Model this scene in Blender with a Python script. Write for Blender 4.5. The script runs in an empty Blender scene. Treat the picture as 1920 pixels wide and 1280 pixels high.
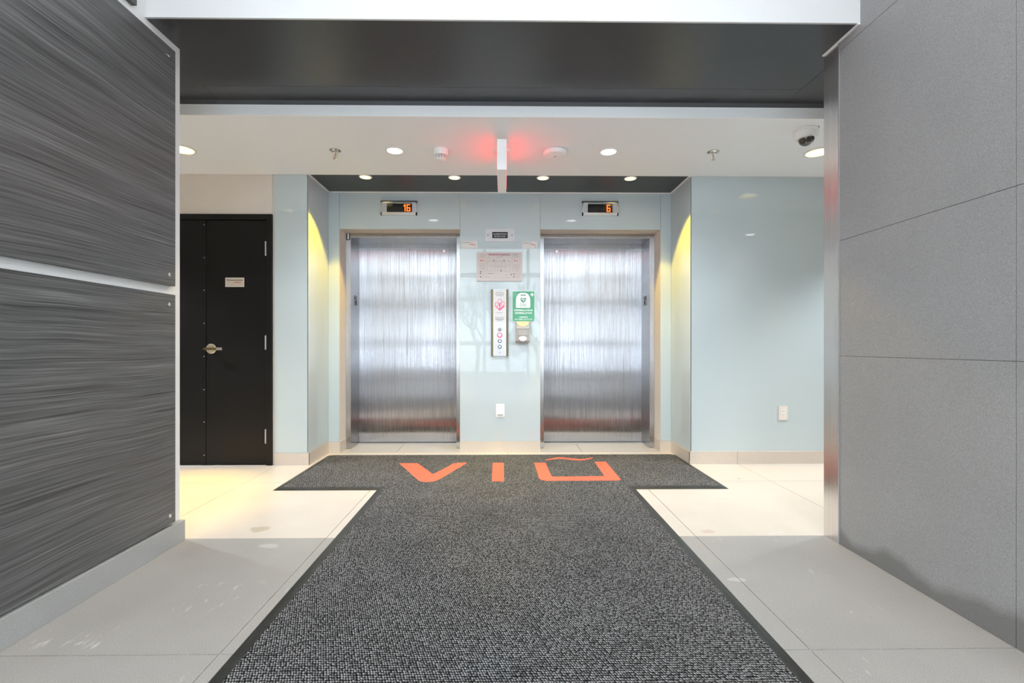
import bpy, bmesh, math, random
from mathutils import Vector, Matrix
random.seed(4)
SC = bpy.context.scene
COL = SC.collection
R = math.radians

# ------------------------------------------------------------------ camera
cam = bpy.data.cameras.new('camera')
cam.sensor_width = 36.0
cam.lens = 890.0 / 1920.0 * 36.0
cam.shift_x = 5.0 / 1920.0
cam.shift_y = 8.0 / 1920.0
cam.clip_start = 0.05
camo = bpy.data.objects.new('camera', cam)
COL.objects.link(camo)
camo.location = (0, 0, 1.03)
camo.rotation_euler = (R(90), 0, -math.atan(11 / 890.0))
SC.camera = camo

# ------------------------------------------------------------------ world (even winter overcast)
w = bpy.data.worlds.new('overcast_sky')
SC.world = w
w.use_nodes = True
bg = w.node_tree.nodes['Background']
bg.inputs[0].default_value = (0.88, 0.945, 1.0, 1)
bg.inputs[1].default_value = 4.6

# ------------------------------------------------------------------ exposure
SC.view_settings.view_transform = 'Standard'
SC.view_settings.look = 'None'
SC.view_settings.gamma = 1.0
SC.view_settings.use_curve_mapping = False
SC.view_settings.exposure = 0.55
SC.cycles.max_bounces = 12
SC.cycles.diffuse_bounces = 6
SC.cycles.glossy_bounces = 5
SC.cycles.transparent_max_bounces = 12
SC.cycles.sample_clamp_indirect = 6.0
SC.cycles.use_denoising = True

# added fill lamps, unseen in the lobby ceiling behind the camera, built further down
LOBBY_FILL_W = 22.0
LOBBY_FILL_COL = (1.0, 0.985, 0.97)
WARM_COL = (1.0, 0.74, 0.16)
WARM_W = 62.0
WHITE_W = 95.0

# ------------------------------------------------------------------ material helpers
def new_mat(name, base=(0.8, 0.8, 0.8), rough=0.5, metal=0.0, spec=0.5, coat=0.0, coat_rough=0.03, ior=1.5):
    m = bpy.data.materials.new(name)
    m.use_nodes = True
    b = m.node_tree.nodes['Principled BSDF']
    b.inputs['Base Color'].default_value = (*base, 1)
    b.inputs['Roughness'].default_value = rough
    b.inputs['Metallic'].default_value = metal
    b.inputs['Specular IOR Level'].default_value = spec
    b.inputs['IOR'].default_value = ior
    b.inputs['Coat Weight'].default_value = coat
    b.inputs['Coat Roughness'].default_value = coat_rough
    return m

def nodes(m):
    nt = m.node_tree
    return nt, nt.nodes['Principled BSDF'], nt.nodes.new, nt.links.new

def emis(name, col, s):
    m = bpy.data.materials.new(name)
    m.use_nodes = True
    nt = m.node_tree
    b = nt.nodes['Principled BSDF']
    b.inputs['Base Color'].default_value = (*[min(1, c) for c in col], 1)
    b.inputs['Emission Color'].default_value = (*col, 1)
    b.inputs['Emission Strength'].default_value = s
    return m

def ramp(nt, stops):
    r = nt.nodes.new('ShaderNodeValToRGB')
    e = r.color_ramp.elements
    e[0].position, e[0].color = stops[0][0], (*stops[0][1], 1)
    e[1].position, e[1].color = stops[-1][0], (*stops[-1][1], 1)
    for p, c in stops[1:-1]:
        x = e.new(p)
        x.color = (*c, 1)
    return r

def coords(nt, scale, rot=(0, 0, 0), world=True):
    if world:
        g = nt.nodes.new('ShaderNodeNewGeometry')
        src = g.outputs['Position']
    else:
        g = nt.nodes.new('ShaderNodeTexCoord')
        src = g.outputs['Object']
    mp = nt.nodes.new('ShaderNodeMapping')
    mp.inputs['Scale'].default_value = scale
    mp.inputs['Rotation'].default_value = rot
    nt.links.new(src, mp.inputs['Vector'])
    return mp.outputs['Vector']

def noise(nt, vec, scale=1.0, detail=4.0, rough=0.6, dist=0.0):
    n = nt.nodes.new('ShaderNodeTexNoise')
    n.inputs['Scale'].default_value = scale
    n.inputs['Detail'].default_value = detail
    n.inputs['Roughness'].default_value = rough
    n.inputs['Distortion'].default_value = dist
    nt.links.new(vec, n.inputs['Vector'])
    return n.outputs['Fac']

def mixc(nt, fac, a, b, mode='MIX'):
    x = nt.nodes.new('ShaderNodeMix')
    x.data_type = 'RGBA'
    x.blend_type = mode
    for k, v in ((0, fac), (6, a), (7, b)):
        if hasattr(v, 'is_linked') or hasattr(v, 'links'):
            nt.links.new(v, x.inputs[k])
        elif k == 0:
            x.inputs[0].default_value = v
        else:
            x.inputs[k].default_value = (*v, 1)
    return x.outputs[2]

def math_n(nt, op, a, b=0.0, c=None):
    x = nt.nodes.new('ShaderNodeMath')
    x.operation = op
    for k, v in ((0, a), (1, b), (2, c)):
        if v is None:
            continue
        if hasattr(v, 'links'):
            nt.links.new(v, x.inputs[k])
        else:
            x.inputs[k].default_value = v
    return x.outputs[0]

def bump(nt, b, h, strength, dist):
    n = nt.nodes.new('ShaderNodeBump')
    n.inputs['Strength'].default_value = strength
    n.inputs['Distance'].default_value = dist
    nt.links.new(h, n.inputs['Height'])
    nt.links.new(n.outputs[0], b.inputs['Normal'])

def speckle(name, base, amt, scale, rough, rough_var=0.0, blotch=0.05, spec=0.5, bmp=0.0):
    m = new_mat(name, base, rough, spec=spec)
    nt, b, N, L = nodes(m)
    v = coords(nt, (1, 1, 1))
    f = noise(nt, v, scale, 2.0, 0.7)
    g = noise(nt, v, 2.3, 4.0, 0.6)
    lo = tuple(c * (1 - amt) for c in base)
    hi = tuple(min(1, c * (1 + amt)) for c in base)
    r = ramp(nt, [(0.33, lo), (0.5, base), (0.67, hi)])
    L(f, r.inputs[0])
    r2 = ramp(nt, [(0.3, (1 - blotch,) * 3), (0.7, (1 + blotch * 0.6,) * 3)])
    L(g, r2.inputs[0])
    L(mixc(nt, 1.0, r.outputs[0], r2.outputs[0], 'MULTIPLY'), b.inputs['Base Color'])
    if rough_var:
        L(math_n(nt, 'MULTIPLY_ADD', g, rough_var, rough - rough_var / 2), b.inputs['Roughness'])
    if bmp:
        bump(nt, b, f, bmp, 0.001)
    return m

M = {}
M['white'] = new_mat('white_paint', (0.80, 0.80, 0.80), 0.55)
M['ceil'] = new_mat('ceiling_paint', (0.845, 0.885, 0.915), 0.6)
M['gloss_white'] = new_mat('white_lacquer', (0.91, 0.91, 0.91), 0.3)
M['fascia_grey'] = new_mat('dark_grey_strip', (0.12, 0.12, 0.125), 0.4)
M['bulkhead'] = new_mat('bulkhead_paint', (0.62, 0.62, 0.625), 0.5)
M['beige_wall'] = speckle('beige_wall_paint', (0.70, 0.64, 0.585), 0.03, 300, 0.6)
M['soffit'] = speckle('charcoal_soffit_paint', (0.058, 0.060, 0.065), 0.25, 420, 0.30, blotch=0.1, bmp=0.15)
M['alc_ceil'] = speckle('slate_alcove_paint', (0.05, 0.06, 0.062), 0.25, 420, 0.45, blotch=0.1)
M['grey_tile'] = speckle('grey_floor_tile_stone', (0.325, 0.313, 0.303), 0.26, 330, 0.42, 0.15, 0.07, bmp=0.05)
M['base_tile'] = speckle('grey_baseboard_stone', (0.36, 0.36, 0.355), 0.16, 260, 0.55, blotch=0.08)
M['beige_tile'] = speckle('beige_floor_tile_stone', (0.60, 0.54, 0.485), 0.04, 120, 0.30, 0.12, 0.06)
M['beige_base'] = speckle('beige_baseboard_stone', (0.60, 0.525, 0.455), 0.05, 160, 0.4, blotch=0.05)
M['sill_tile'] = speckle('pale_threshold_stone', (0.48, 0.45, 0.42), 0.06, 160, 0.3, blotch=0.08)
M['grout'] = new_mat('grout_dark', (0.20, 0.185, 0.17), 0.8)
M['grout_light'] = new_mat('grout_light', (0.62, 0.6, 0.62), 0.7)
def stains(m, spots, scuff):
    """dried marks at fixed places on the floor stone, and pale scuffs"""
    nt, b, N, L = nodes(m)
    src = b.inputs['Base Color'].links[0].from_socket
    g = N('ShaderNodeNewGeometry')
    wob = N('ShaderNodeTexNoise')
    wob.inputs['Scale'].default_value = 22
    L(g.outputs['Position'], wob.inputs['Vector'])
    for (x, y, rx, ry, c, a) in spots:
        mp = N('ShaderNodeMapping')
        mp.inputs['Location'].default_value = (-x / rx, -y / ry, 0)
        mp.inputs['Scale'].default_value = (1 / rx, 1 / ry, 0)
        L(g.outputs['Position'], mp.inputs['Vector'])
        ln_ = N('ShaderNodeVectorMath')
        ln_.operation = 'LENGTH'
        L(mp.outputs[0], ln_.inputs[0])
        d = math_n(nt, 'ADD', ln_.outputs['Value'], math_n(nt, 'MULTIPLY_ADD', wob.outputs['Fac'], 1.2, -0.6))
        cl = N('ShaderNodeClamp')
        L(math_n(nt, 'MULTIPLY', math_n(nt, 'SUBTRACT', 1.0, d), 3.0), cl.inputs[0])
        src = mixc(nt, math_n(nt, 'MULTIPLY', cl.outputs[0], a), src, c)
    f = noise(nt, coords(nt, (3, 5, 1), (0, 0, 0.6)), 1.0, 3.0, 0.55)
    f2 = noise(nt, coords(nt, (40, 9, 1), (0, 0, 0.7)), 1.0, 3.0, 0.7)
    cl = N('ShaderNodeClamp')
    L(math_n(nt, 'MULTIPLY', math_n(nt, 'SUBTRACT', math_n(nt, 'MULTIPLY', f, f2), 0.385), 14.0), cl.inputs[0])
    L(mixc(nt, math_n(nt, 'MULTIPLY', cl.outputs[0], scuff), src, (0.80, 0.79, 0.78)), b.inputs['Base Color'])
stains(M['beige_tile'], [(-1.37, 2.68, 0.06, 0.05, (0.36, 0.30, 0.20), 0.55), (1.13, 2.62, 0.045, 0.03, (0.42, 0.28, 0.22), 0.45)], 0.5)
stains(M['grey_tile'], [(-1.21, 2.46, 0.06, 0.03, (0.6, 0.6, 0.6), 0.35), (1.03, 2.08, 0.05, 0.02, (0.6, 0.6, 0.61), 0.4)], 0.35)
M['rubber'] = speckle('black_rubber', (0.022, 0.024, 0.025), 0.4, 60, 0.42, blotch=0.6)
M['red'] = speckle('red_carpet_inlay', (0.90, 0.155, 0.10), 0.16, 300, 0.9, spec=0.1, bmp=0.3)
M['black_door'] = speckle('black_satin_door', (0.006, 0.006, 0.0065), 0.35, 500, 0.33, 0.12, 0.2, spec=0.3, bmp=0.12)
M['black'] = new_mat('black_plastic', (0.012, 0.012, 0.014), 0.3)
M['screen'] = new_mat('dark_screen', (0.008, 0.009, 0.012), 0.12)
M['chrome'] = new_mat('polished_steel', (0.75, 0.74, 0.72), 0.18, 1.0)
M['satin'] = new_mat('satin_nickel', (0.72, 0.66, 0.54), 0.28, 1.0)
M['alu'] = new_mat('satin_aluminium', (0.50, 0.50, 0.515), 0.42, 0.75)
M['plate'] = new_mat('pale_metal_plate', (0.58, 0.58, 0.60), 0.5, 0.2)
M['white_plastic'] = new_mat('white_plastic', (0.82, 0.82, 0.81), 0.35)
M['card'] = new_mat('white_card', (0.68, 0.675, 0.67), 0.6, spec=0.15)
M['paper_pink'] = speckle('poster_paper', (0.60, 0.54, 0.515), 0.02, 80, 0.6, blotch=0.03, spec=0.15)
M['ink'] = new_mat('black_ink', (0.035, 0.03, 0.035), 0.6)
M['grey_ink'] = new_mat('grey_ink', (0.30, 0.28, 0.29), 0.6)
M['red_ink'] = new_mat('red_ink', (0.60, 0.10, 0.08), 0.6)
M['mag_ink'] = new_mat('magenta_ink', (0.36, 0.02, 0.14), 0.6)
M['pink_ink'] = new_mat('pink_ink', (0.78, 0.09, 0.22), 0.6)
M['green'] = new_mat('green_sign_board', (0.045, 0.31, 0.15), 0.3, coat=0.4)
M['green_ink'] = new_mat('dark_green_ink', (0.10, 0.28, 0.20), 0.5)
M['white_ink'] = new_mat('white_ink', (0.85, 0.87, 0.86), 0.5)
M['label_tan'] = new_mat('tan_label_plate', (0.55, 0.49, 0.41), 0.45)
M['bronze'] = new_mat('bronze_edge', (0.16, 0.115, 0.045), 0.35, 0.6)
M['taupe'] = new_mat('taupe_plastic', (0.42, 0.40, 0.36), 0.3)
M['taupe_dark'] = new_mat('taupe_window_plastic', (0.34, 0.32, 0.31), 0.25)
M['cream'] = new_mat('cream_plastic', (0.78, 0.60, 0.30), 0.3)
M['ivory'] = new_mat('ivory_plastic', (0.76, 0.69, 0.63), 0.35)
M['dome'] = new_mat('smoked_dome', (0.035, 0.03, 0.028), 0.05, coat=1.0)
M['bark'] = new_mat('bare_bark', (0.10, 0.085, 0.075), 0.8)
M['snow'] = speckle('snow', (0.82, 0.84, 0.88), 0.03, 3, 0.8)
M['mullion'] = new_mat('pale_window_metal', (0.50, 0.51, 0.50), 0.4)
M['lens_white'] = emis('white_lamp_lens', (1.0, 1.0, 1.0), 6.0)
M['lens_warm'] = emis('warm_lamp_lens', (1.0, 0.80, 0.26), 2.3)
M['lens_fill'] = emis('lobby_fill_lens', LOBBY_FILL_COL, 4.0)
M['exit_red'] = emis('red_sign_face', (1.0, 0.05, 0.045), 2.3)
M['digit'] = emis('orange_digit', (1.0, 0.20, 0.015), 1.05)
M['digit_red'] = emis('red_button_ring', (0.75, 0.08, 0.16), 0.35)
M['switch_glow'] = emis('lit_switch', (1.0, 0.90, 0.66), 1.2)

# aqua back-painted glass
m = new_mat('aqua_backpainted_glass', (0.505, 0.582, 0.608), 0.45, spec=0.0, coat=1.0, coat_rough=0.012)
m.node_tree.nodes['Principled BSDF'].inputs['Coat IOR'].default_value = 1.47
M['aqua'] = m
M['aqua_edge'] = new_mat('glass_edge', (0.30, 0.45, 0.44), 0.2)

# window pane: thin clear glass
m = bpy.data.materials.new('clear_pane')
m.use_nodes = True
nt = m.node_tree
nt.nodes.clear()
o = nt.nodes.new('ShaderNodeOutputMaterial')
mx = nt.nodes.new('ShaderNodeMixShader')
mx.inputs[0].default_value = 0.06
t = nt.nodes.new('ShaderNodeBsdfTransparent')
t.inputs[0].default_value = (0.96, 0.98, 0.98, 1)
g = nt.nodes.new('ShaderNodeBsdfGlossy')
g.inputs['Roughness'].default_value = 0.0
nt.links.new(t.outputs[0], mx.inputs[1])
nt.links.new(g.outputs[0], mx.inputs[2])
nt.links.new(mx.outputs[0], o.inputs[0])
M['pane'] = m

# brushed steel (vertical grain, reflections smear sideways)
def steel(name, base, rough, aniso, wav, grain):
    m = new_mat(name, base, rough, 1.0)
    nt, b, N, L = nodes(m)
    b.inputs['Anisotropic'].default_value = aniso
    tv = N('ShaderNodeCombineXYZ')
    tv.inputs[0].default_value = 1.0
    tv.inputs[1].default_value = 1.0
    L(tv.outputs[0], b.inputs['Tangent'])
    v = coords(nt, (420, 420, 1.6))
    f = noise(nt, v, 1.0, 2.0, 0.6)
    r = ramp(nt, [(0.3, tuple(c * 0.86 for c in base)), (0.7, tuple(min(1, c * 1.10) for c in base))])
    L(f, r.inputs[0])
    # fine scratches low on the sheet
    sv = coords(nt, (60, 60, 18), (0.3, 0.9, 0.2))
    vo = N('ShaderNodeTexVoronoi')
    vo.feature = 'DISTANCE_TO_EDGE'
    L(sv, vo.inputs['Vector'])
    L(r.outputs[0], b.inputs['Base Color'])
    L(math_n(nt, 'MULTIPLY_ADD', f, 0.05, rough - 0.025), b.inputs['Roughness'])
    fb = noise(nt, coords(nt, (700, 700, 0.8)), 1.0, 1.0, 0.5)
    wv = coords(nt, (0.9, 0.9, 3.2))
    wn = noise(nt, wv, 1.0, 1.0, 0.4)
    hh = math_n(nt, 'MULTIPLY_ADD', wn, wav, math_n(nt, 'MULTIPLY', fb, grain))
    bump(nt, b, hh, 1.0, 1.0)
    return m
M['steel'] = steel('brushed_steel_door', (0.46, 0.46, 0.49), 0.16, 1.0, 0.0015, 0.0013)
M['steel_frame'] = steel('brushed_steel_frame', (0.50, 0.50, 0.515), 0.22, 0.9, 0.0005, 0.0005)
M['trim_metal'] = steel('brushed_corner_trim', (0.78, 0.76, 0.75), 0.24, 0.9, 0.001, 0.0004)

# charcoal wood laminate with long horizontal grain
m = new_mat('charcoal_wood_laminate', (0.08, 0.08, 0.082), 0.42)
nt, b, N, L = nodes(m)
v0 = coords(nt, (1, 1, 1))
warp = N('ShaderNodeTexNoise')
warp.inputs['Scale'].default_value = 1.1
warp.inputs['Detail'].default_value = 2
L(v0, warp.inputs['Vector'])
sep = N('ShaderNodeSeparateXYZ')
L(v0, sep.inputs[0])
zz = math_n(nt, 'MULTIPLY_ADD', warp.outputs['Fac'], 0.07, sep.outputs[2])
cmb = N('ShaderNodeCombineXYZ')
L(sep.outputs[1], cmb.inputs[1])
L(zz, cmb.inputs[2])
def strk(sy, sz, d, seed):
    mp = N('ShaderNodeMapping')
    mp.inputs['Scale'].default_value = (0, sy, sz)
    mp.inputs['Location'].default_value = (seed, seed, seed)
    L(cmb.outputs[0], mp.inputs['Vector'])
    return noise(nt, mp.outputs[0], 1.0, d, 0.65)
a1 = strk(0.9, 150, 3, 0)
a2 = strk(2.4, 330, 3, 7)
a3 = strk(0.45, 13, 2, 3)
f = math_n(nt, 'ADD', math_n(nt, 'MULTIPLY', a1, 0.50), math_n(nt, 'MULTIPLY', a2, 0.55))
f = math_n(nt, 'ADD', f, math_n(nt, 'MULTIPLY_ADD', a3, 0.22, -0.135))
r = ramp(nt, [(0.33, (0.016, 0.016, 0.017)), (0.45, (0.076, 0.076, 0.077)), (0.56, (0.130, 0.1295, 0.129)), (0.72, (0.26, 0.259, 0.256))])
L(f, r.inputs[0])
L(r.outputs[0], b.inputs['Base Color'])
bump(nt, b, f, 0.25, 0.002)
M['wood'] = m

# rough grey wall stone with an old damp mark along the floor
m = speckle('grey_wall_stone', (0.300, 0.297, 0.298), 0.30, 430, 0.55, blotch=0.05, bmp=0.12)
nt, b, N, L = nodes(m)
src = b.inputs['Base Color'].links[0].from_socket
g = N('ShaderNodeNewGeometry')
sp = N('ShaderNodeSeparateXYZ')
L(g.outputs['Position'], sp.inputs[0])
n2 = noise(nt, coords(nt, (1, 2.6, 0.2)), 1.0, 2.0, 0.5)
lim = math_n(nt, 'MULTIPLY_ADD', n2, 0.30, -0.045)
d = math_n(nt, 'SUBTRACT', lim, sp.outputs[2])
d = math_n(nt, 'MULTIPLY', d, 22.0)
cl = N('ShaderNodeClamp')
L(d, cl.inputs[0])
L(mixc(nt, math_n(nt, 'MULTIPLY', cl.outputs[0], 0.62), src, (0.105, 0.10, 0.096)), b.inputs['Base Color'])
M['wall_stone'] = m

# ribbed loop-pile carpet
m = new_mat('charcoal_loop_carpet', (0.1, 0.1, 0.1), 0.95, spec=0.08)
nt, b, N, L = nodes(m)
v = coords(nt, (1, 1, 1))
sep = N('ShaderNodeSeparateXYZ')
L(v, sep.inputs[0])
u1 = math_n(nt, 'MULTIPLY_ADD', sep.outputs[1], 45.0, math_n(nt, 'MULTIPLY', sep.outputs[0], 118.0))
u2 = math_n(nt, 'MULTIPLY', sep.outputs[1], 92.0)
cmb = N('ShaderNodeCombineXYZ')
L(u1, cmb.inputs[0])
L(u2, cmb.inputs[1])
vo = N('ShaderNodeTexVoronoi')
vo.voronoi_dimensions = '2D'
vo.inputs['Randomness'].default_value = 0.35
vo.inputs['Scale'].default_value = 1.0
L(cmb.outputs[0], vo.inputs['Vector'])
r = ramp(nt, [(0.10, (0.36, 0.358, 0.368)), (0.37, (0.090, 0.090, 0.094)), (0.54, (0.005, 0.005, 0.006))])
L(vo.outputs['Distance'], r.inputs[0])
vary = ramp(nt, [(0.0, (0.45, 0.45, 0.45)), (1.0, (1.35, 1.35, 1.35))])
sc_ = N('ShaderNodeSeparateColor')
L(vo.outputs['Color'], sc_.inputs[0])
L(sc_.outputs[0], vary.inputs[0])
big = ramp(nt, [(0.3, (0.86, 0.86, 0.86)), (0.7, (1.08, 1.08, 1.08))])
L(noise(nt, v, 3.0, 3.0, 0.6), big.inputs[0])
c1 = mixc(nt, 1.0, r.outputs[0], vary.outputs[0], 'MULTIPLY')
L(mixc(nt, 1.0, c1, big.outputs[0], 'MULTIPLY'), b.inputs['Base Color'])
bump(nt, b, math_n(nt, 'SUBTRACT', 1.0, vo.outputs['Distance']), 0.55, 0.004)
M['carpet'] = m

# ------------------------------------------------------------------ geometry helpers
class MB:
    """collects simple solids into one mesh"""
    def __init__(s):
        s.v, s.f = [], []
    def add(s, vs, fs):
        k = len(s.v)
        s.v += [tuple(p) for p in vs]
        s.f += [tuple(i + k for i in q) for q in fs]
        return s
    def box(s, x0, x1, y0, y1, z0, z1):
        vs = [(x, y, z) for x in (x0, x1) for y in (y0, y1) for z in (z0, z1)]
        return s.add(vs, [(0, 1, 3, 2), (4, 6, 7, 5), (0, 4, 5, 1), (2, 3, 7, 6), (0, 2, 6, 4), (1, 5, 7, 3)])
    def prism(s, poly, a0, a1, axis='z'):
        """poly in the two other axes, pushed from a0 to a1"""
        n = len(poly)
        def P(p, a):
            if axis == 'z': return (p[0], p[1], a)
            if axis == 'y': return (p[0], a, p[1])
            return (a, p[0], p[1])
        vs = [P(p, a0) for p in poly] + [P(p, a1) for p in poly]
        fs = [tuple(range(n))[::-1], tuple(range(n, 2 * n))]
        fs += [(i, (i + 1) % n, n + (i + 1) % n, n + i) for i in range(n)]
        return s.add(vs, fs)
    def lathe(s, prof, c=(0, 0, 0), n=32, axis='z'):
        """prof: list of (radius, along)"""
        vs, fs = [], []
        for r_, a in prof:
            for i in range(n):
                t_ = 2 * math.pi * i / n
                x, y = r_ * math.cos(t_), r_ * math.sin(t_)
                if axis == 'z': p = (x, y, a)
                elif axis == 'y': p = (x, a, y)
                else: p = (a, x, y)
                vs.append((p[0] + c[0], p[1] + c[1], p[2] + c[2]))
        for k in range(len(prof) - 1):
            for i in range(n):
                j = (i + 1) % n
                fs.append((k * n + i, k * n + j, (k + 1) * n + j, (k + 1) * n + i))
        fs.append(tuple(range(n))[::-1])
        fs.append(tuple(range((len(prof) - 1) * n, len(prof) * n)))
        return s.add(vs, fs)
    def tube(s, pts, rad, n=8):
        pts = [Vector(p) for p in pts]
        rads = rad if isinstance(rad, (list, tuple)) else [rad] * len(pts)
        vs, fs = [], []
        for k, p in enumerate(pts):
            d = (pts[min(k + 1, len(pts) - 1)] - pts[max(k - 1, 0)]).normalized()
            up = Vector((0, 0, 1)) if abs(d.z) < 0.9 else Vector((1, 0, 0))
            a = d.cross(up).normalized()
            b_ = d.cross(a)
            for i in range(n):
                t_ = 2 * math.pi * i / n
                vs.append(p + (a * math.cos(t_) + b_ * math.sin(t_)) * rads[k])
        for k in range(len(pts) - 1):
            for i in range(n):
                j = (i + 1) % n
                fs.append((k * n + i, k * n + j, (k + 1) * n + j, (k + 1) * n + i))
        fs.append(tuple(range(n)))
        fs.append(tuple(range((len(pts) - 1) * n, len(pts) * n)))
        return s.add(vs, fs)
    def stroke(s, pts, wd, y0, y1, closed=False):
        """flat ribbon in XZ along pts, thickness from y0 to y1"""
        P_ = [Vector(p) for p in pts]
        n = len(P_)
        L_, R_ = [], []
        for i in range(n):
            a = P_[i - 1] if (i > 0 or closed) else None
            c = P_[(i + 1) % n] if (i < n - 1 or closed) else None
            d1_ = (P_[i] - a).normalized() if a is not None else None
            d2_ = (c - P_[i]).normalized() if c is not None else None
            d1_ = d1_ if d1_ is not None else d2_
            d2_ = d2_ if d2_ is not None else d1_
            n1 = Vector((-d1_.y, d1_.x))
            m_ = n1 + Vector((-d2_.y, d2_.x))
            m_ = m_.normalized() if m_.length > 1e-4 else n1
            k = wd / 2 / max(0.35, m_.dot(n1))
            e = Vector((0, 0))
            if not closed and i == 0: e = -d2_ * wd / 2
            if not closed and i == n - 1: e = d1_ * wd / 2
            L_.append(P_[i] + m_ * k + e)
            R_.append(P_[i] - m_ * k + e)
        vs = [(q[0], y, q[1]) for y in (y0, y1) for side in (L_, R_) for q in side]
        fs = []
        for i in range(n if closed else n - 1):
            j = (i + 1) % n
            fs += [(i, j, n + j, n + i), (2 * n + i, 3 * n + i, 3 * n + j, 2 * n + j), (i, 2 * n + i, 2 * n + j, j), (n + i, n + j, 3 * n + j, 3 * n + i)]
        if not closed:
            fs += [(0, n, 3 * n, 2 * n), (n - 1, 3 * n - 1, 4 * n - 1, 2 * n - 1)]
        return s.add(vs, fs)
    def build(s, name, mat, parent=None, smooth=False, bevel=0.0, loc=None):
        me = bpy.data.meshes.new(name)
        off = Vector(loc) if loc else Vector((0, 0, 0))
        me.from_pydata([tuple(Vector(p) - off) for p in s.v], [], s.f)
        bm = bmesh.new()
        bm.from_mesh(me)
        bmesh.ops.recalc_face_normals(bm, faces=bm.faces)
        if bevel:
            bmesh.ops.bevel(bm, geom=[e for e in bm.edges if e.calc_face_angle(0) > 0.6], offset=bevel, segments=1, affect='EDGES')
        bm.to_mesh(me)
        bm.free()
        if smooth:
            for p in me.polygons: p.use_smooth = True
            me.set_sharp_from_angle(angle=R(38))
        me.materials.append(M[mat] if isinstance(mat, str) else mat)
        ob = bpy.data.objects.new(name, me)
        COL.objects.link(ob)
        ob.location = off
        if parent is not None: attach(ob, parent)
        return ob

def attach(ob, parent):
    """child keeps its world placement"""
    ob.parent = parent
    pw = Vector((0, 0, 0))
    q = parent
    while q is not None:
        pw += q.location
        q = q.parent
    ob.location = Vector(ob.location) - pw

def tag(ob, label=None, cat=None, group=None, kind=None):
    if label: ob['label'] = label
    if cat: ob['category'] = cat
    if group: ob['group'] = group
    if kind: ob['kind'] = kind
    return ob

def thing(name, loc, label, cat, group=None):
    e = bpy.data.objects.new(name, None)
    e.empty_display_size = 0.1
    e.location = loc
    COL.objects.link(e)
    return tag(e, label, cat, group)

def struct(ob, label=None):
    ob['kind'] = 'structure'
    if label: ob['label'] = label
    return ob

def rrect(x0, x1, z0, z1, r_, n=5):
    pts = []
    for cx, cz, a0 in ((x1 - r_, z1 - r_, 0), (x0 + r_, z1 - r_, 90), (x0 + r_, z0 + r_, 180), (x1 - r_, z0 + r_, 270)):
        for i in range(n + 1):
            a = R(a0 + 90 * i / n)
            pts.append((cx + r_ * math.cos(a), cz + r_ * math.sin(a)))
    return pts

def text(name, s, size, loc, mat, parent, width=None, align='CENTER', extrude=0.0004, rot=(math.pi / 2, 0, 0), bold=0.0):
    cu = bpy.data.curves.new(name, 'FONT')
    cu.body = s
    cu.size = size
    cu.align_x = align
    cu.align_y = 'CENTER'
    cu.extrude = extrude
    cu.offset = bold
    cu.resolution_u = 3
    tmp = bpy.data.objects.new('tmp_text', cu)
    COL.objects.link(tmp)
    dg = bpy.context.evaluated_depsgraph_get()
    dg.update()
    me = bpy.data.meshes.new_from_object(tmp.evaluated_get(dg))
    bpy.data.objects.remove(tmp)
    me.name = name
    if width and len(me.vertices):
        xs = [v_.co.x for v_ in me.vertices]
        k = width / max(1e-6, max(xs) - min(xs))
        for v_ in me.vertices: v_.co.x *= k
    rm = Matrix.Rotation(rot[2], 4, 'Z') @ Matrix.Rotation(rot[1], 4, 'Y') @ Matrix.Rotation(rot[0], 4, 'X')
    me.transform(rm)
    me.materials.clear()
    me.materials.append(M[mat])
    ob = bpy.data.objects.new(name, me)
    COL.objects.link(ob)
    ob.location = loc
    attach(ob, parent)
    return ob

# ------------------------------------------------------------------ main measures (metres)
BK = 4.12      # corridor back wall
AL = 4.59      # alcove back wall (glass face)
FR = 4.77      # steel frame face
DR = 5.05      # lift door face
CE = 2.507     # lift lobby ceiling
SO = 2.608     # dark soffit
SF = 2.30      # soffit front edge
FA = 3.065     # bulkhead fascia
LX, RX = -1.725, 1.745
AX0, AX1 = -1.685, 1.630
HI = 4.0       # tall lobby ceiling
WY = -4.5      # window wall

# ------------------------------------------------------------------ floor
fl = struct(MB().box(-5.0, 5.0, WY - 0.2, 5.4, -0.12, -0.012).build('floor', 'grout'), 'tiled floor, grey stone in front and beige stone by the lifts')
gl = struct(MB().box(-5.0, 5.0, WY, 2.54, -0.012, -0.0035).build('grout_bed', 'grout_light', fl))
xs = [-4.93 + 0.995 * k for k in range(11)]
ys_grey = [WY, -3.19, -2.23, -1.27, -0.32, 0.64, 1.597, 2.555]
ys_beige = [2.555, 3.59, 4.60]
gp = 0.0016
for i in range(len(xs) - 1):
    for j in range(len(ys_grey) - 1):
        MB().box(xs[i] + gp, xs[i + 1] - gp, ys_grey[j] + gp * 1.4, ys_grey[j + 1] - gp * 1.4, -0.012, 0).build('floor_tile', 'grey_tile', fl)
    for j in range(len(ys_beige) - 1):
        MB().box(xs[i] + gp, xs[i + 1] - gp, ys_beige[j] + gp, ys_beige[j + 1] - gp, -0.012, 0).build('floor_tile', 'beige_tile', fl)
# stone in the two lift thresholds
for a, b_ in ((-1.579, -1.04), (-1.036, -0.421), (0.356, 0.76), (0.764, 1.525)):
    MB().box(a, b_, 4.604, 5.00, -0.012, 0.0).build('threshold_tile', 'sill_tile', fl)

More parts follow.
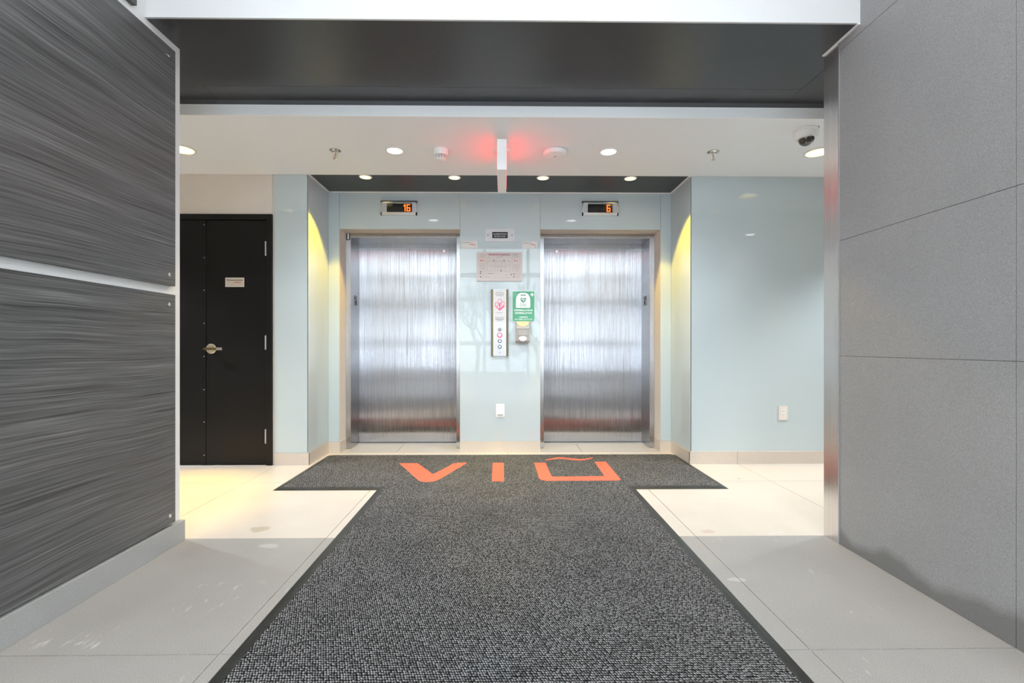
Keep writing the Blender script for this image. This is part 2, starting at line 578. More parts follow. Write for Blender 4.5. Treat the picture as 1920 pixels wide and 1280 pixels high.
# ------------------------------------------------------------------ left wall with laminate panels
wl = struct(MB().box(LX - 0.145, LX, 1.10, 2.551, 0, HI).build('wall_left', 'white'), 'white wall behind charcoal wood panels')
def wood_panel(y0, y1, z0, z1, screws):
    p = MB().box(LX, -1.700, y0, y1, z0, z1).build('wood_panel', 'wood', wl, bevel=0.0012)
    for (y, z) in screws:
        sc = MB().lathe([(0.0105, -1.7005), (0.0105, -1.6965), (0.0075, -1.6940), (0.003, -1.6932)], (0, y, z), 16, 'x').build('screw_cap', 'chrome', p, smooth=True)
wood_panel(1.10, 2.482, 1.337, 2.553, [(2.427, 2.503), (2.431, 1.390), (1.15, 2.503), (1.15, 1.39)])
wood_panel(1.10, 2.482, 0.121, 1.293, [(2.431, 1.239), (2.436, 0.165), (1.15, 1.239), (1.15, 0.165)])
wood_panel(1.10, 2.224, 2.606, 3.82, [(2.17, 2.66), (1.15, 2.66)])
bb = struct(MB().box(LX, -1.692, 1.10, 2.545, 0, 0.107).build('baseboard_left', 'base_tile', bevel=0.001), 'grey stone baseboard under the wood panels')

# ------------------------------------------------------------------ right wall of large stone tiles
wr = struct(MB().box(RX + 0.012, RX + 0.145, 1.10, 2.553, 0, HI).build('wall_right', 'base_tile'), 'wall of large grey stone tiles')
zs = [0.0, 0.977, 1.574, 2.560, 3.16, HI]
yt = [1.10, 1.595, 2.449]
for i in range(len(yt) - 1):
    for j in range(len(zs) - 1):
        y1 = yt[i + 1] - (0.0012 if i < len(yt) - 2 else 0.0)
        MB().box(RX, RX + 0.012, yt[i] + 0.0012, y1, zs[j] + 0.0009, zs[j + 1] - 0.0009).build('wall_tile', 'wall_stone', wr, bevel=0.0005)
# brushed metal on the free corner
MB().prism([(RX - 0.003, 2.449), (RX - 0.003, 2.560), (RX + 0.145, 2.560), (RX + 0.145, 2.554), (RX + 0.012, 2.554), (RX + 0.012, 2.449)], 0.0, 2.606).build('corner_trim', 'trim_metal', wr)
MB().box(RX - 0.004, RX - 0.0005, 2.442, 2.449, 0, 2.606).build('edge_bead', 'alu', wr)
tr = struct(MB().box(RX - 0.012, RX, SF, 2.560, SO - 0.006, SO).build('trim_1', 'gloss_white'), 'thin pale bead between soffit and stone wall')

# ------------------------------------------------------------------ soffit, bulkhead, ceilings
so = struct(MB().box(-5.0, 5.0, SF + 0.012, FA + 0.05, SO + 0.004, SO + 0.10).build('ceiling_soffit', 'soffit'), 'charcoal painted soffit of the bulkhead')
def sof(x0, x1, y0, y1):
    MB().box(x0, x1, y0, y1, SO, SO + 0.01).build('soffit_panel', 'soffit', so)
sof(-1.826, 1.832, SF + 0.012, 2.902)
sof(-1.826, 1.832, 2.904, FA)
sof(-4.9, -1.828, SF + 0.012, FA)
sof(1.834, 4.9, SF + 0.012, FA)
bh = struct(MB().box(LX, RX + 0.012, SF, SF + 0.011, SO - 0.001, HI).build('wall_bulkhead', 'bulkhead'), 'white upright face of the bulkhead above the soffit')
ce = struct(MB().box(-5.0, 5.0, FA + 0.012, BK, CE, CE + 0.10).build('ceiling', 'ceil'), 'white plaster ceiling in front of the lifts')
MB().box(-5.0, 5.0, FA, FA + 0.012, CE - 0.0005, 2.577).build('fascia', 'gloss_white', ce)
for x0, x1 in ((-5.0, -1.845), (-1.843, 1.872), (1.874, 5.0)):
    MB().box(x0, x1, FA + 0.004, FA + 0.012, 2.577, SO).build('upper_fascia', 'fascia_grey', ce)
ca = struct(MB().box(AX0, AX1, BK + 0.002, AL, CE + 0.004, CE + 0.10).build('ceiling_alcove', 'alc_ceil'), 'slate dark ceiling of the lift alcove')
MB().box(AX0, AX0 + 0.014, BK, AL, CE - 0.004, CE + 0.004).build('edge_trim', 'gloss_white', ca)
MB().box(AX1 - 0.014, AX1, BK, AL, CE - 0.004, CE + 0.004).build('edge_trim', 'gloss_white', ca)
MB().box(AX0, AX1, AL - 0.014, AL, CE - 0.004, CE + 0.004).build('edge_trim', 'gloss_white', ca)

# ------------------------------------------------------------------ corridor back wall and alcove
wb = MB()
wb.box(-5.0, -2.90, BK + 0.01, BK + 0.18, 0, CE + 0.1)
wb.box(-2.90, -1.996, BK + 0.002, BK + 0.18, 2.163, CE + 0.1)
wb.box(-1.996, AX0 - 0.010, BK + 0.01, AL + 0.2, 0, CE + 0.1)
wb.box(AX1 + 0.010, 5.0, BK + 0.01, AL + 0.2, 0, CE + 0.1)
wb.box(-3.6, -1.996, BK + 0.12, BK + 0.18, 0, 2.17)  # unseen backing added to stop light leaking through the door gaps
wb = struct(wb.build('wall_back', 'beige_wall'), 'back wall of pale aqua glass, beige above the door')
def gpanel(x0, x1, y0, y1, z0, z1, par):
    return MB().box(x0, x1, y0, y1, z0, z1).build('glass_panel', 'aqua', par, bevel=0.0012)
gpanel(-1.976, AX0 - 0.001, BK, BK + 0.010, 0.105, CE - 0.002, wb)
gpanel(AX1 + 0.001, 3.20, BK, BK + 0.010, 0.105, CE - 0.002, wb)
gpanel(3.203, 4.98, BK, BK + 0.010, 0.105, CE - 0.002, wb)
gpanel(-5.0, -2.903, BK, BK + 0.010, 0.105, CE - 0.002, wb)

OP = ((-1.579, -0.421), (0.356, 1.525))
OT = 2.155
wa = MB()
wa.box(AX0 - 0.01, OP[0][0], AL + 0.008, 5.3, 0, CE + 0.1)
wa.box(OP[0][1], OP[1][0], AL + 0.008, 5.3, 0, CE + 0.1)
wa.box(OP[1][1], AX1 + 0.01, AL + 0.008, 5.3, 0, CE + 0.1)
wa.box(OP[0][0], OP[0][1], AL + 0.008, 5.3, OT, CE + 0.1)
wa.box(OP[1][0], OP[1][1], AL + 0.008, 5.3, OT, CE + 0.1)
wa = struct(wa.build('wall_alcove', 'beige_wall'), 'alcove wall of aqua glass panels around two lifts')
g2 = 0.0013
zb, zt = 0.107, CE - 0.005
gpanel(AX0, OP[0][0] - g2, AL, AL + 0.008, zb, zt, wa)
gpanel(OP[0][0] + g2, OP[0][1] - g2, AL, AL + 0.008, OT, zt, wa)
gpanel(OP[0][1] + g2, OP[1][0] - g2, AL, AL + 0.008, zb, zt, wa)
gpanel(OP[1][0] + g2, OP[1][1] - g2, AL, AL + 0.008, OT, zt, wa)
gpanel(OP[1][1] + g2, AX1, AL, AL + 0.008, zb, zt, wa)
was = struct(MB().box(AX0 - 0.010, AX0 - 0.0085, BK + 0.012, AL, 0.0, CE).build('wall_alcove_left', 'beige_wall'))
gpanel(AX0 - 0.0085, AX0, BK + 0.0, AL, zb, zt, was)
was['label'] = 'left return of the alcove in aqua glass'
wax = struct(MB().box(AX1 + 0.0085, AX1 + 0.010, BK + 0.012, AL, 0.0, CE).build('wall_alcove_right', 'beige_wall'))
gpanel(AX1, AX1 + 0.0085, BK + 0.0, AL, zb, zt, wax)
wax['label'] = 'right return of the alcove in aqua glass'

# beige baseboards
bs = struct(MB().box(-1.976, AX0 + 0.006, BK - 0.004, BK + 0.010, 0, 0.104).build('baseboard_back', 'beige_base', bevel=0.0008), 'beige stone baseboard along the back wall')
for x0, x1 in ((AX1 - 0.006, 2.040), (2.0415, 3.03), (3.0315, 4.98)):
    MB().box(x0, x1, BK - 0.004, BK + 0.010, 0, 0.110).build('baseboard_piece', 'beige_base', bs, bevel=0.0008)
ba = struct(MB().box(OP[0][1] + 0.0, OP[1][0], AL - 0.003, AL + 0.010, 0, 0.106).build('baseboard_alcove', 'beige_base', bevel=0.0008), 'beige stone baseboard around the lift alcove')
for x0, x1, y0, y1 in ((AX0, OP[0][0], AL - 0.003, AL + 0.01), (OP[1][1], AX1, AL - 0.003, AL + 0.01),
                       (AX0 - 0.002, AX0 + 0.006, BK - 0.003, AL - 0.003), (AX1 - 0.006, AX1 + 0.002, BK - 0.003, AL - 0.003),
                       (OP[0][0], OP[0][0] + 0.005, AL - 0.002, FR - 0.001), (OP[1][1] - 0.005, OP[1][1], AL - 0.002, FR - 0.001)):
    MB().box(x0, x1, y0, y1, 0, 0.106).build('baseboard_piece', 'beige_base', ba, bevel=0.0008)

# ------------------------------------------------------------------ side corridors (mostly hidden, seen in reflections)
for sgn, nm in ((-1, 'left'), (1, 'right')):
    a = 1.87 if sgn < 0 else 1.89
    struct(MB().box(min(sgn * 5.0, sgn * 5.15), max(sgn * 5.0, sgn * 5.15), 1.2, BK + 0.2, 0, SO + 0.1).build('wall_corridor_' + nm, 'beige_wall'), 'beige end wall of the %s corridor' % nm)
    struct(MB().box(min(sgn * a, sgn * 5.0), max(sgn * a, sgn * 5.0), 1.2, 1.3, 0, SO + 0.1).build('wall_hall_' + nm, 'beige_wall'), 'beige wall at the near side of the %s corridor' % nm)
    struct(MB().box(min(sgn * a, sgn * 5.0), max(sgn * a, sgn * 5.0), 1.3, SF + 0.01, SO, SO + 0.1).build('ceiling_corridor_' + nm, 'ceil'), 'white ceiling of the %s corridor' % nm)

# ------------------------------------------------------------------ tall lobby behind the camera
struct(MB().box(-5.0, 5.0, WY - 0.1, SF + 0.1, HI, HI + 0.15).build('ceiling_lobby', 'ceil'), 'white ceiling of the tall lobby')
for sgn, nm in ((-1, 'left'), (1, 'right')):
    struct(MB().box(min(sgn * 5.0, sgn * 5.15), max(sgn * 5.0, sgn * 5.15), WY - 0.1, 1.2, 0, HI).build('wall_lobby_' + nm, 'white'), 'white %s wall of the tall lobby' % nm)
    a = 1.87 if sgn < 0 else 1.89
    struct(MB().box(min(sgn * a, sgn * 5.0), max(sgn * a, sgn * 5.0), 1.10, 1.2, 0, HI).build('wall_wing_' + nm, 'white'), 'white wing wall beside the passage, %s' % nm)
wf = struct(MB().box(-5.0, 5.0, WY - 0.12, WY, 0, 0.22).box(-5.0, 5.0, WY - 0.12, WY, 3.90, HI).build('wall_front', 'white'), 'sill and head of the window wall behind the camera')
vx = [-5.0, -4.33, -3.07, -1.81, -0.55, 0.71, 1.97, 3.23, 4.49, 5.0]
hz = [0.22, 1.10, 2.38, 3.07, 3.90]
wi = MB()
for x in vx: wi.box(x - 0.045, x + 0.045, WY - 0.11, WY - 0.01, 0.22, 3.90)
for z in hz: wi.box(-5.0, 5.0, WY - 0.10, WY - 0.02, z - 0.06, z + 0.06)
wi = struct(wi.build('window_1', 'mullion'), 'tall window wall with pale mullions behind the camera')
for i in range(len(vx) - 1):
    for j in range(len(hz) - 1):
        MB().box(vx[i], vx[i + 1], WY - 0.062, WY - 0.056, hz[j], hz[j + 1]).build('pane', 'pane', wi)
# winter ground and bare trees outside
struct(MB().box(-70, 70, -90, WY - 0.12, -0.30, -0.15).build('ground', 'snow'), 'snow covered ground outside the windows')
def tree(x, y, hgt, seed, label):
    rr = random.Random(seed)
    mb = MB()
    def branch(p, d, ln, rad, lev):
        e = p + d * ln
        mid = p + d * ln * 0.5 + Vector((rr.uniform(-1, 1), rr.uniform(-1, 1), 0)) * ln * 0.05
        mb.tube([p, mid, e], [rad, rad * 0.82, rad * 0.62], 5 if lev < 2 else 3)
        if lev >= 5: return
        for k in range(3 if lev < 3 else 2):
            ax = Vector((rr.uniform(-1, 1), rr.uniform(-1, 1), rr.uniform(-0.2, 0.5))).normalized()
            nd = (d * 0.95 + ax * rr.uniform(0.45, 0.85) + Vector((0, 0, 0.12))).normalized()
            q = p + d * ln * rr.uniform(0.6, 1.0)
            branch(q, nd, ln * rr.uniform(0.6, 0.8), rad * 0.66, lev + 1)
    branch(Vector((x, y, -0.16)), Vector((rr.uniform(-.06, .06), rr.uniform(-.06, .06), 1)).normalized(), hgt * 0.27, hgt * 0.016, 0)
    o_ = mb.build('bare_tree', 'bark', loc=(x, y, -0.16))
    tag(o_, label, 'tree', 'bare trees outside the windows')
TL = 'bare winter tree outside, seen only as a reflection in the glass'
for k, (x, y, h_) in enumerate([(-1.0, -8.2, 5.2), (1.3, -8.8, 5.6), (-3.2, -9.5, 6.2), (3.8, -9.8, 6.0), (0.2, -11.5, 6.5), (-5.6, -12.0, 7.0), (2.2, -14.5, 7.0), (-2.6, -14.5, 7.0), (8.4, -11.0, 6.0)]):
    tree(x, y, h_, 20 + k, TL)

# unseen fill lamps added to light the scene from behind the camera
def lobby_fill_lamp(x, y):
    t_ = thing('ceiling_fill_light', (x, y, HI), 'unseen square fill light added in the tall lobby ceiling behind the camera', 'light', 'added fill lights of the tall lobby')
    MB().box(x - 0.32, x + 0.32, y - 0.32, y + 0.32, HI - 0.03, HI - 0.001).build('frame', 'white_plastic', t_)
    MB().box(x - 0.29, x + 0.29, y - 0.29, y + 0.29, HI - 0.034, HI - 0.030).build('diffuser', 'lens_fill', t_)
    li = bpy.data.lights.new('fill_light', 'AREA')
    li.shape = 'SQUARE'
    li.size = 0.58
    li.energy = LOBBY_FILL_W
    li.color = LOBBY_FILL_COL
    lo = bpy.data.objects.new('fill_lamp', li)
    COL.objects.link(lo)
    lo.location = (x, y, HI - 0.04)
    attach(lo, t_)
for x, y in ((-0.95, -0.2), (0.95, -0.2), (-0.95, -1.6), (0.95, -1.6), (-3.0, -2.6), (3.0, -2.6)):
    lobby_fill_lamp(x, y)

# ------------------------------------------------------------------ lifts
def lift(x0, x1, label, mirror):
    cx = (x0 + x1) / 2
    t_ = thing('elevator_entrance', (cx, FR, 0), label, 'elevator')
    jw = 0.051
    MB().box(x0 + 0.001, x0 + jw, FR, DR + 0.03, 0.003, OT - 0.002).build('jamb', 'steel_frame', t_, bevel=0.0015)
    MB().box(x1 - jw, x1 - 0.001, FR, DR + 0.03, 0.003, OT - 0.002).build('jamb', 'steel_frame', t_, bevel=0.0015)
    hd = MB().box(x0 + jw + 0.0005, x1 - jw - 0.0005, FR + 0.001, DR - 0.002, 2.112, OT - 0.002).build('header', 'steel_frame', t_, bevel=0.0015)
    dp = MB().box(x0 + jw - 0.03, x1 - jw + 0.03, DR, DR + 0.028, 0.010, 2.135).build('door_panel', 'steel', t_)
    kx = (x1 - jw - 0.16) if not mirror else (x0 + jw + 0.16)
    MB().lathe([(0.010, DR - 0.0012), (0.010, DR)], (kx, 0, 2.035), 16, 'y').build('keyhole_ring', 'chrome', dp)
    MB().lathe([(0.005, DR - 0.0018), (0.005, DR - 0.0011)], (kx, 0, 2.035), 12, 'y').build('keyhole', 'black', dp)
    sl = MB().box(x0 + jw, x1 - jw, 5.003, DR + 0.05, -0.02, 0.004).build('sill', 'alu', t_)
    MB().box(x0 + jw, x1 - jw, DR - 0.008, DR - 0.003, 0.0042, 0.0048).build('sill_groove', 'black', sl)
    # landing mark on the inner face of the outer jamb
    fx = (x0 + jw) if not mirror else (x1 - jw)
    sg = 1 if not mirror else -1
    pl = MB().box(min(fx, fx + sg * 0.0015), max(fx, fx + sg * 0.0015), 4.862, 4.958, 1.448, 1.545).build('landing_plate', 'alu', t_)
    pl['label'] = 'small pale plate with black raised marks'
    fm = MB()
    a, b_ = sorted((fx + sg * 0.0015, fx + sg * 0.003))
    for (y0, y1, z0, z1) in ((4.864, 4.956, 1.539, 1.544), (4.864, 4.956, 1.449, 1.454), (4.864, 4.872, 1.449, 1.544), (4.948, 4.956, 1.449, 1.544),
                             (4.885, 4.900, 1.50, 1.53), (4.905, 4.935, 1.515, 1.527), (4.90, 4.915, 1.465, 1.49), (4.922, 4.94, 1.46, 1.505)):
        fm.box(a, b_, y0, y1, z0, z1)
    fm.build('raised_mark', 'ink', pl)
    return t_
e1 = lift(*OP[0], 'brushed steel lift entrance on the left, under the floor display reading 16', False)
e2 = lift(*OP[1], 'brushed steel lift entrance on the right, under the floor display reading 6', True)
npl = MB().box(-1.573, -1.535, FR - 0.002, FR, 2.088, 2.152).build('number_plate', 'ink', e1)
npl['label'] = 'black plate with a white numeral 1'
text('numeral', '1', 0.070, (-1.553, FR - 0.0024, 2.120), 'white_ink', npl, bold=0.004)
# shaft behind the doors
struct(MB().box(-2.0, 2.0, 5.3, 5.4, 0, 2.6).build('wall_shaft', 'black'), 'dark lift shaft wall behind the doors')

# floor displays over the lifts
SEG = {'1': 'bc', '6': 'acdefg'}
def floor_display(x0, x1, z0, z1, num, warm_left, label):
    cx = (x0 + x1) / 2
    t_ = thing('floor_display', (cx, AL, z0), label, 'display', 'floor displays over the lifts')
    d0, d1 = AL - 0.026, AL
    bw = 0.010
    MB().box(x0, x1, d0, d1, z0, z0 + 0.026).box(x0, x1, d0, d1, z1 - 0.010, z1).box(x0, x0 + bw, d0, d1, z0, z1).box(x1 - bw, x1, d0, d1, z0, z1).build('bezel', 'chrome', t_)
    MB().box(x0 - 0.001, x1 + 0.001, d0 + 0.004, d1, z1, z1 + 0.010).build('top_cover', 'black', t_)
    MB().box(x0 + bw, x1 - bw, AL - 0.006, AL, z0 + 0.026, z1 - 0.010).build('back_plate', 'alu', t_)
    sx0, sx1 = x0 + 0.062, x1 - 0.062
    if warm_left: sx0, sx1 = x0 + 0.055, x1 - 0.048
    else: sx0, sx1 = x0 + 0.056, x1 - 0.052
    s_ = MB().box(sx0, sx1, AL - 0.012, AL - 0.006, z0 + 0.030, z1 - 0.014).build('screen', 'screen', t_)
    wd, hh, th = 0.026, 0.058, 0.0085
    zc = (z0 + z1) / 2 + 0.008
    ex = sx1 - 0.020 if warm_left else sx1 - 0.026
    for k, ch in enumerate(reversed(num)):
        xr = ex - k * 0.045
        xl = xr - wd
        mb = MB()
        S = {'a': ((xl, zc + hh / 2), (xr, zc + hh / 2)), 'g': ((xl, zc), (xr, zc)), 'd': ((xl, zc - hh / 2), (xr, zc - hh / 2)),
             'f': ((xl, zc), (xl, zc + hh / 2)), 'b': ((xr, zc), (xr, zc + hh / 2)), 'e': ((xl, zc - hh / 2), (xl, zc)), 'c': ((xr, zc - hh / 2), (xr, zc))}
        for q in SEG[ch]:
            mb.stroke(S[q], th, AL - 0.0135, AL - 0.0122)
        if ch == '1':
            mb.stroke([(xr - 0.012, zc + hh / 2 - 0.010), (xr, zc + hh / 2)], th, AL - 0.0135, AL - 0.0122)
        dg_ = mb.build('digit', 'digit', s_)
floor_display(-1.177, -0.833, 2.285, 2.412, '16', True, 'floor display in a steel box, lit orange 16, over the left lift')
floor_display(0.760, 1.107, 2.287, 2.414, '6', False, 'floor display in a steel box, lit orange 6, over the right lift')

# ------------------------------------------------------------------ signs and fittings on the middle pier
Y0 = AL
def board(name, x0, x1, z0, z1, th, mat, label, cat, rad=0.002):
    o_ = MB().prism(rrect(x0, x1, z0, z1, rad, 3), Y0 - th, Y0, 'y').build(name, mat, loc=((x0 + x1) / 2, Y0, z0))
    return tag(o_, label, cat)
# emergency power plate
p = board('indicator_plate', -0.175, 0.108, 2.036, 2.159, 0.007, 'plate', 'white metal indicator plate with black window reading ALIMENTATION DE SECOURS', 'sign')
wd = MB().box(-0.108, 0.041, Y0 - 0.0082, Y0 - 0.007, 2.067, 2.128).build('window', 'screen', p)
text('lettering', 'ALIMENTATION', 0.021, (-0.034, Y0 - 0.0086, 2.107), 'plate', wd, width=0.130)
text('lettering', 'DE SECOURS', 0.021, (-0.034, Y0 - 0.0086, 2.085), 'plate', wd, width=0.108)
for x in (-0.150, 0.082):
    MB().lathe([(0.005, Y0 - 0.0085), (0.005, Y0 - 0.007)], (x, 0, 2.098), 14, 'y').build('screw', 'ink', p)
def swoosh(x0, x1, z, y0, y1, amp, th, flip=1):
    n = 12
    top, bot = [], []
    for i in range(n + 1):
        u = i / n
        x = x0 + (x1 - x0) * u
        zc = z + amp * math.sin(u * 2 * math.pi) * flip * (1 - u * 0.3)
        hw = th / 2 * max(0.12, math.sin(math.pi * min(1, u * 1.1)) ** 0.7 if u < 0.9 else 0.15)
        top.append((x, zc + hw))
        bot.append((x, zc - hw))
    mb = MB()
    for i in range(n):
        mb.prism([top[i], top[i + 1], bot[i + 1], bot[i]], y0, y1, 'y')
    return mb
def lift_card(x0, x1, z0, z1, num, label):
    c = board('lift_card', x0, x1, z0, z1, 0.004, 'card', label, 'sign')
    c['group'] = 'small lift name cards'
    y = Y0 - 0.0043
    text('lettering', 'Ascenseur', 0.020, (x0 + 0.052, y, z1 - 0.018), 'grey_ink', c, width=0.088)
    swoosh(x0 + 0.075, x1 - 0.008, z0 + 0.037, y - 0.0004, Y0 - 0.004, 0.003, 0.007).build('swoosh', 'red_ink', c)
    text('numeral', num, 0.020, (x1 - 0.022, y, z0 + 0.015), 'ink', c)
lift_card(-0.407, -0.252, 1.968, 2.045, '1', 'small white card lettered Ascenseur beside the left lift')
lift_card(0.181, 0.330, 1.969, 2.041, '2', 'small white card lettered Ascenseur beside the right lift')
# evacuation plan
x0, x1, z0, z1 = -0.258, 0.181, 1.654, 1.932
p = board('evacuation_plan', x0, x1, z0, z1, 0.012, 'paper_pink', 'framed evacuation plan poster with floor drawing on the pier between the lifts', 'sign', 0.001)
def PX(u): return x0 + (u - 170) / (1705 - 170) * (x1 - x0)       # poster measures from the print
def PZ(v_): return z1 - (v_ - 140) / (1140 - 140) * (z1 - z0)
ya, yb = Y0 - 0.0126, Y0 - 0.012
mb = MB()
def ln(pts, wdt=0.0014): mb.stroke([(PX(a), PZ(b_)) for a, b_ in pts], wdt, ya, yb)
ln([(495, 180), (495, 1030)]); ln([(1370, 180), (1370, 1030)]); ln([(495, 1030), (1370, 1030)]); ln([(495, 180), (1370, 180)])
ln([(265, 180), (265, 1030)], 0.001); ln([(1620, 180), (1620, 1030)], 0.001)
ln([(540, 450), (540, 800), (1290, 800), (1290, 450)]); ln([(540, 450), (700, 450)]); ln([(820, 445), (1090, 445)]); ln([(1170, 450), (1290, 450)])
ln([(810, 445), (810, 620), (1020, 620), (1020, 480), (810, 480)]); ln([(660, 600), (660, 800)]); ln([(780, 640), (780, 800)]); ln([(540, 600), (760, 600)])
ln([(1130, 600), (1290, 600)]); ln([(1140, 600), (1140, 800)]); ln([(910, 640), (910, 800)]); ln([(1010, 620), (1010, 760)], 0.002); ln([(700, 640), (1150, 640)], 0.002)
ln([(760, 470), (760, 600)]); ln([(1110, 450), (1110, 600)])
ln([(1140 + 55 * math.cos(t_ / 8 * math.pi) + 55, 965 + 62 * math.sin(t_ / 8 * math.pi)) for t_ in range(17)])
mb.build('plan_drawing', 'grey_ink', p)
mb = MB()
for k, v_ in enumerate((195, 230, 265, 300, 320, 540, 578, 610, 645, 680, 705, 735, 790, 830, 905, 960, 1012)):
    ln([(285 if v_ < 760 else 330, v_), ((455 if k % 3 else 420), v_)], 0.0019)
for k, v_ in enumerate((240, 270, 300, 335, 580, 630, 665, 690, 735, 780, 800, 870, 905, 960, 1010)):
    ln([(1405 if v_ < 760 else 1460, v_), ((1595 if k % 3 else 1560), v_)], 0.0019)
ln([(840, 300), (1040, 300)], 0.003); ln([(540, 318), (630, 318)], 0.0016); ln([(1235, 318), (1300, 318)], 0.0016)
ln([(550, 880), (725, 880)], 0.006); ln([(530, 1000), (600, 1010)], 0.003)
tag(mb.build('fine_print', 'grey_ink', p), kind='stuff')
mb = MB()
for (u, v_) in ((748, 435), (1090, 435), (1335, 915), (985, 780), (300, 880), (300, 1000), (1430, 900), (1430, 1000), (300, 820)):
    mb.box(PX(u - 16), PX(u + 16), ya, yb, PZ(v_ + 18), PZ(v_ - 18))
tag(mb.build('pictogram', 'ink', p), kind='stuff')
text('heading', "PLAN D'ÉVACUATION - EVACUATION PLAN", 0.020, (PX(930), ya, PZ(230)), 'mag_ink', p, width=0.205, bold=0.0006)
text('heading', 'ÉQUIPEMENT', 0.012, (PX(1490), ya, PZ(208)), 'ink', p, width=0.055)
text('phone_number', '911', 0.026, (PX(362), ya, PZ(440)), 'red_ink', p, width=0.034, bold=0.0008)
text('phone_number', '911', 0.026, (PX(1500), ya, PZ(440)), 'red_ink', p, width=0.034, bold=0.0008)

# call station
t_ = thing('call_station', (-0.0365, Y0, 0.932), 'tall steel lift call station with bronze edges and pink logo poster', 'call station')
MB().box(-0.100, 0.027, Y0 - 0.022, Y0, 0.932, 1.571).build('face_plate', 'alu', t_)
for a, b_ in ((-0.119, -0.100), (0.027, 0.046)):
    MB().prism([(a, Y0), (a, Y0 - 0.016), (a + 0.004, Y0 - 0.024), (b_ - 0.004, Y0 - 0.024), (b_, Y0 - 0.016), (b_, Y0)], 0.930, 1.573).build('edge_rail', 'bronze', t_)
yf = Y0 - 0.022
po = MB().box(-0.096, 0.023, yf - 0.0015, yf, 1.259, 1.567).build('poster', 'card', t_)
po['label'] = 'white poster with a pink heart logo'
yp = yf - 0.0018
cxp = -0.037
# logo: three rounded drops meeting in a point
lg = MB()
def drop(cx, cz, r_, ang, wdt):
    pts = []
    for k in range(24):
        a = k / 24 * 2 * math.pi
        rr_ = r_ * (1 + 0.55 * max(0, math.cos(a)) ** 6)
        pts.append((cx + rr_ * math.cos(a + ang), cz + rr_ * math.sin(a + ang)))
    lg.stroke(pts, wdt, yp - 0.0008, yp - 0.0002, True)
drop(cxp - 0.028, 1.425, 0.015, R(115), 0.0045)
drop(cxp, 1.455, 0.016, R(75), 0.0045)
drop(cxp + 0.030, 1.432, 0.015, R(60), 0.0045)
lg.prism([(cxp - 0.047, 1.415), (cxp - 0.041, 1.405), (cxp + 0.002, 1.366), (cxp + 0.047, 1.408), (cxp + 0.047, 1.418), (cxp + 0.020, 1.405), (cxp + 0.004, 1.385), (cxp - 0.001, 1.382), (cxp - 0.012, 1.392)], yp - 0.0005, yp, 'y')
lg.prism([(cxp - 0.006, 1.437), (cxp + 0.008, 1.437), (cxp + 0.006, 1.388), (cxp - 0.002, 1.388)], yp - 0.0005, yp, 'y')
lg.build('logo', 'pink_ink', po)
mb = MB()
for z, hw in ((1.541, 0.036), (1.527, 0.046), (1.513, 0.034), (1.347, 0.030), (1.303, 0.046), (1.289, 0.042), (1.282, 0.040), (1.274, 0.022)):
    mb.box(cxp - hw, cxp + hw, yp - 0.0004, yp, z - 0.0022, z + 0.0022)
tag(mb.build('print_line', 'grey_ink', po), kind='stuff')
def button(z, r_, ring, face):
    b_ = MB().lathe([(r_, yf), (r_, yf - 0.006), (r_ * 0.72, yf - 0.008)], (-0.036, 0, z), 24, 'y').build('button', ring, t_, smooth=True)
    MB().lathe([(r_ * 0.66, yf - 0.0079), (r_ * 0.60, yf - 0.011)], (-0.036, 0, z), 20, 'y').build('button_face', face, b_, smooth=True)
button(1.187, 0.017, 'taupe_dark', 'taupe_dark')
button(1.132, 0.025, 'digit_red', 'white_plastic')
button(1.076, 0.0175, 'ink', 'white_plastic')
button(1.021, 0.0175, 'ink', 'white_plastic')
MB().lathe([(0.004, yf - 0.0015), (0.004, yf)], (-0.036, 0, 0.965), 12, 'y').build('key_switch', 'ink', t_)

# defibrillator sign
x0, x1, z0, z1 = 0.083, 0.304, 1.262, 1.561
t_ = thing('defibrillator_sign', ((x0 + x1) / 2, Y0, z0), 'green sign with white case symbol and DAE, right of the call station', 'sign')
yg = Y0 - 0.006
MB().prism(rrect(x0, x1, z0, z1, 0.012), yg, Y0, 'y').build('rim', 'white_ink', t_)
gb = MB().prism(rrect(x0 + 0.004, x1 - 0.004, z0 + 0.004, z1 - 0.004, 0.010), yg - 0.0012, yg, 'y').build('board', 'green', t_)
yq = yg - 0.0012
case = [(0.128, 1.396), (0.252, 1.396), (0.259, 1.403), (0.259, 1.475), (0.254, 1.500), (0.240, 1.524), (0.226, 1.536), (0.212, 1.540), (0.165, 1.540), (0.150, 1.535), (0.137, 1.522), (0.125, 1.500), (0.121, 1.475), (0.121, 1.403)]
cs = MB().prism(case, yq - 0.0008, yq, 'y').build('case_symbol', 'white_ink', gb)
mb = MB()
mb.prism(rrect(0.165, 0.217, 1.513, 1.524, 0.004), yq - 0.0014, yq - 0.0008, 'y')
hp = []
for k in range(24):
    a = k / 24 * 2 * math.pi
    hp.append((0.191 + 0.030 * math.sin(a) ** 3 * 1.0, 1.470 + 0.0019 * (13 * math.cos(a) - 5 * math.cos(2 * a) - 2 * math.cos(3 * a) - math.cos(4 * a))))
mb.prism(hp, yq - 0.0014, yq - 0.0008, 'y')
mb.build('heart_symbol', 'green_ink', gb)
MB().stroke([(0.160, 1.475), (0.180, 1.475), (0.188, 1.486), (0.194, 1.462), (0.201, 1.475), (0.223, 1.475)], 0.004, yq - 0.0018, yq - 0.0014).build('pulse_line', 'white_ink', gb)
MB().prism([(0.272, 1.541), (0.281, 1.541), (0.281, 1.5285), (0.293, 1.5285), (0.293, 1.5195), (0.281, 1.5195), (0.281, 1.507), (0.272, 1.507), (0.272, 1.5195), (0.260, 1.5195), (0.260, 1.5285), (0.272, 1.5285)], yq - 0.0008, yq, 'y').build('cross_symbol', 'white_ink', gb)
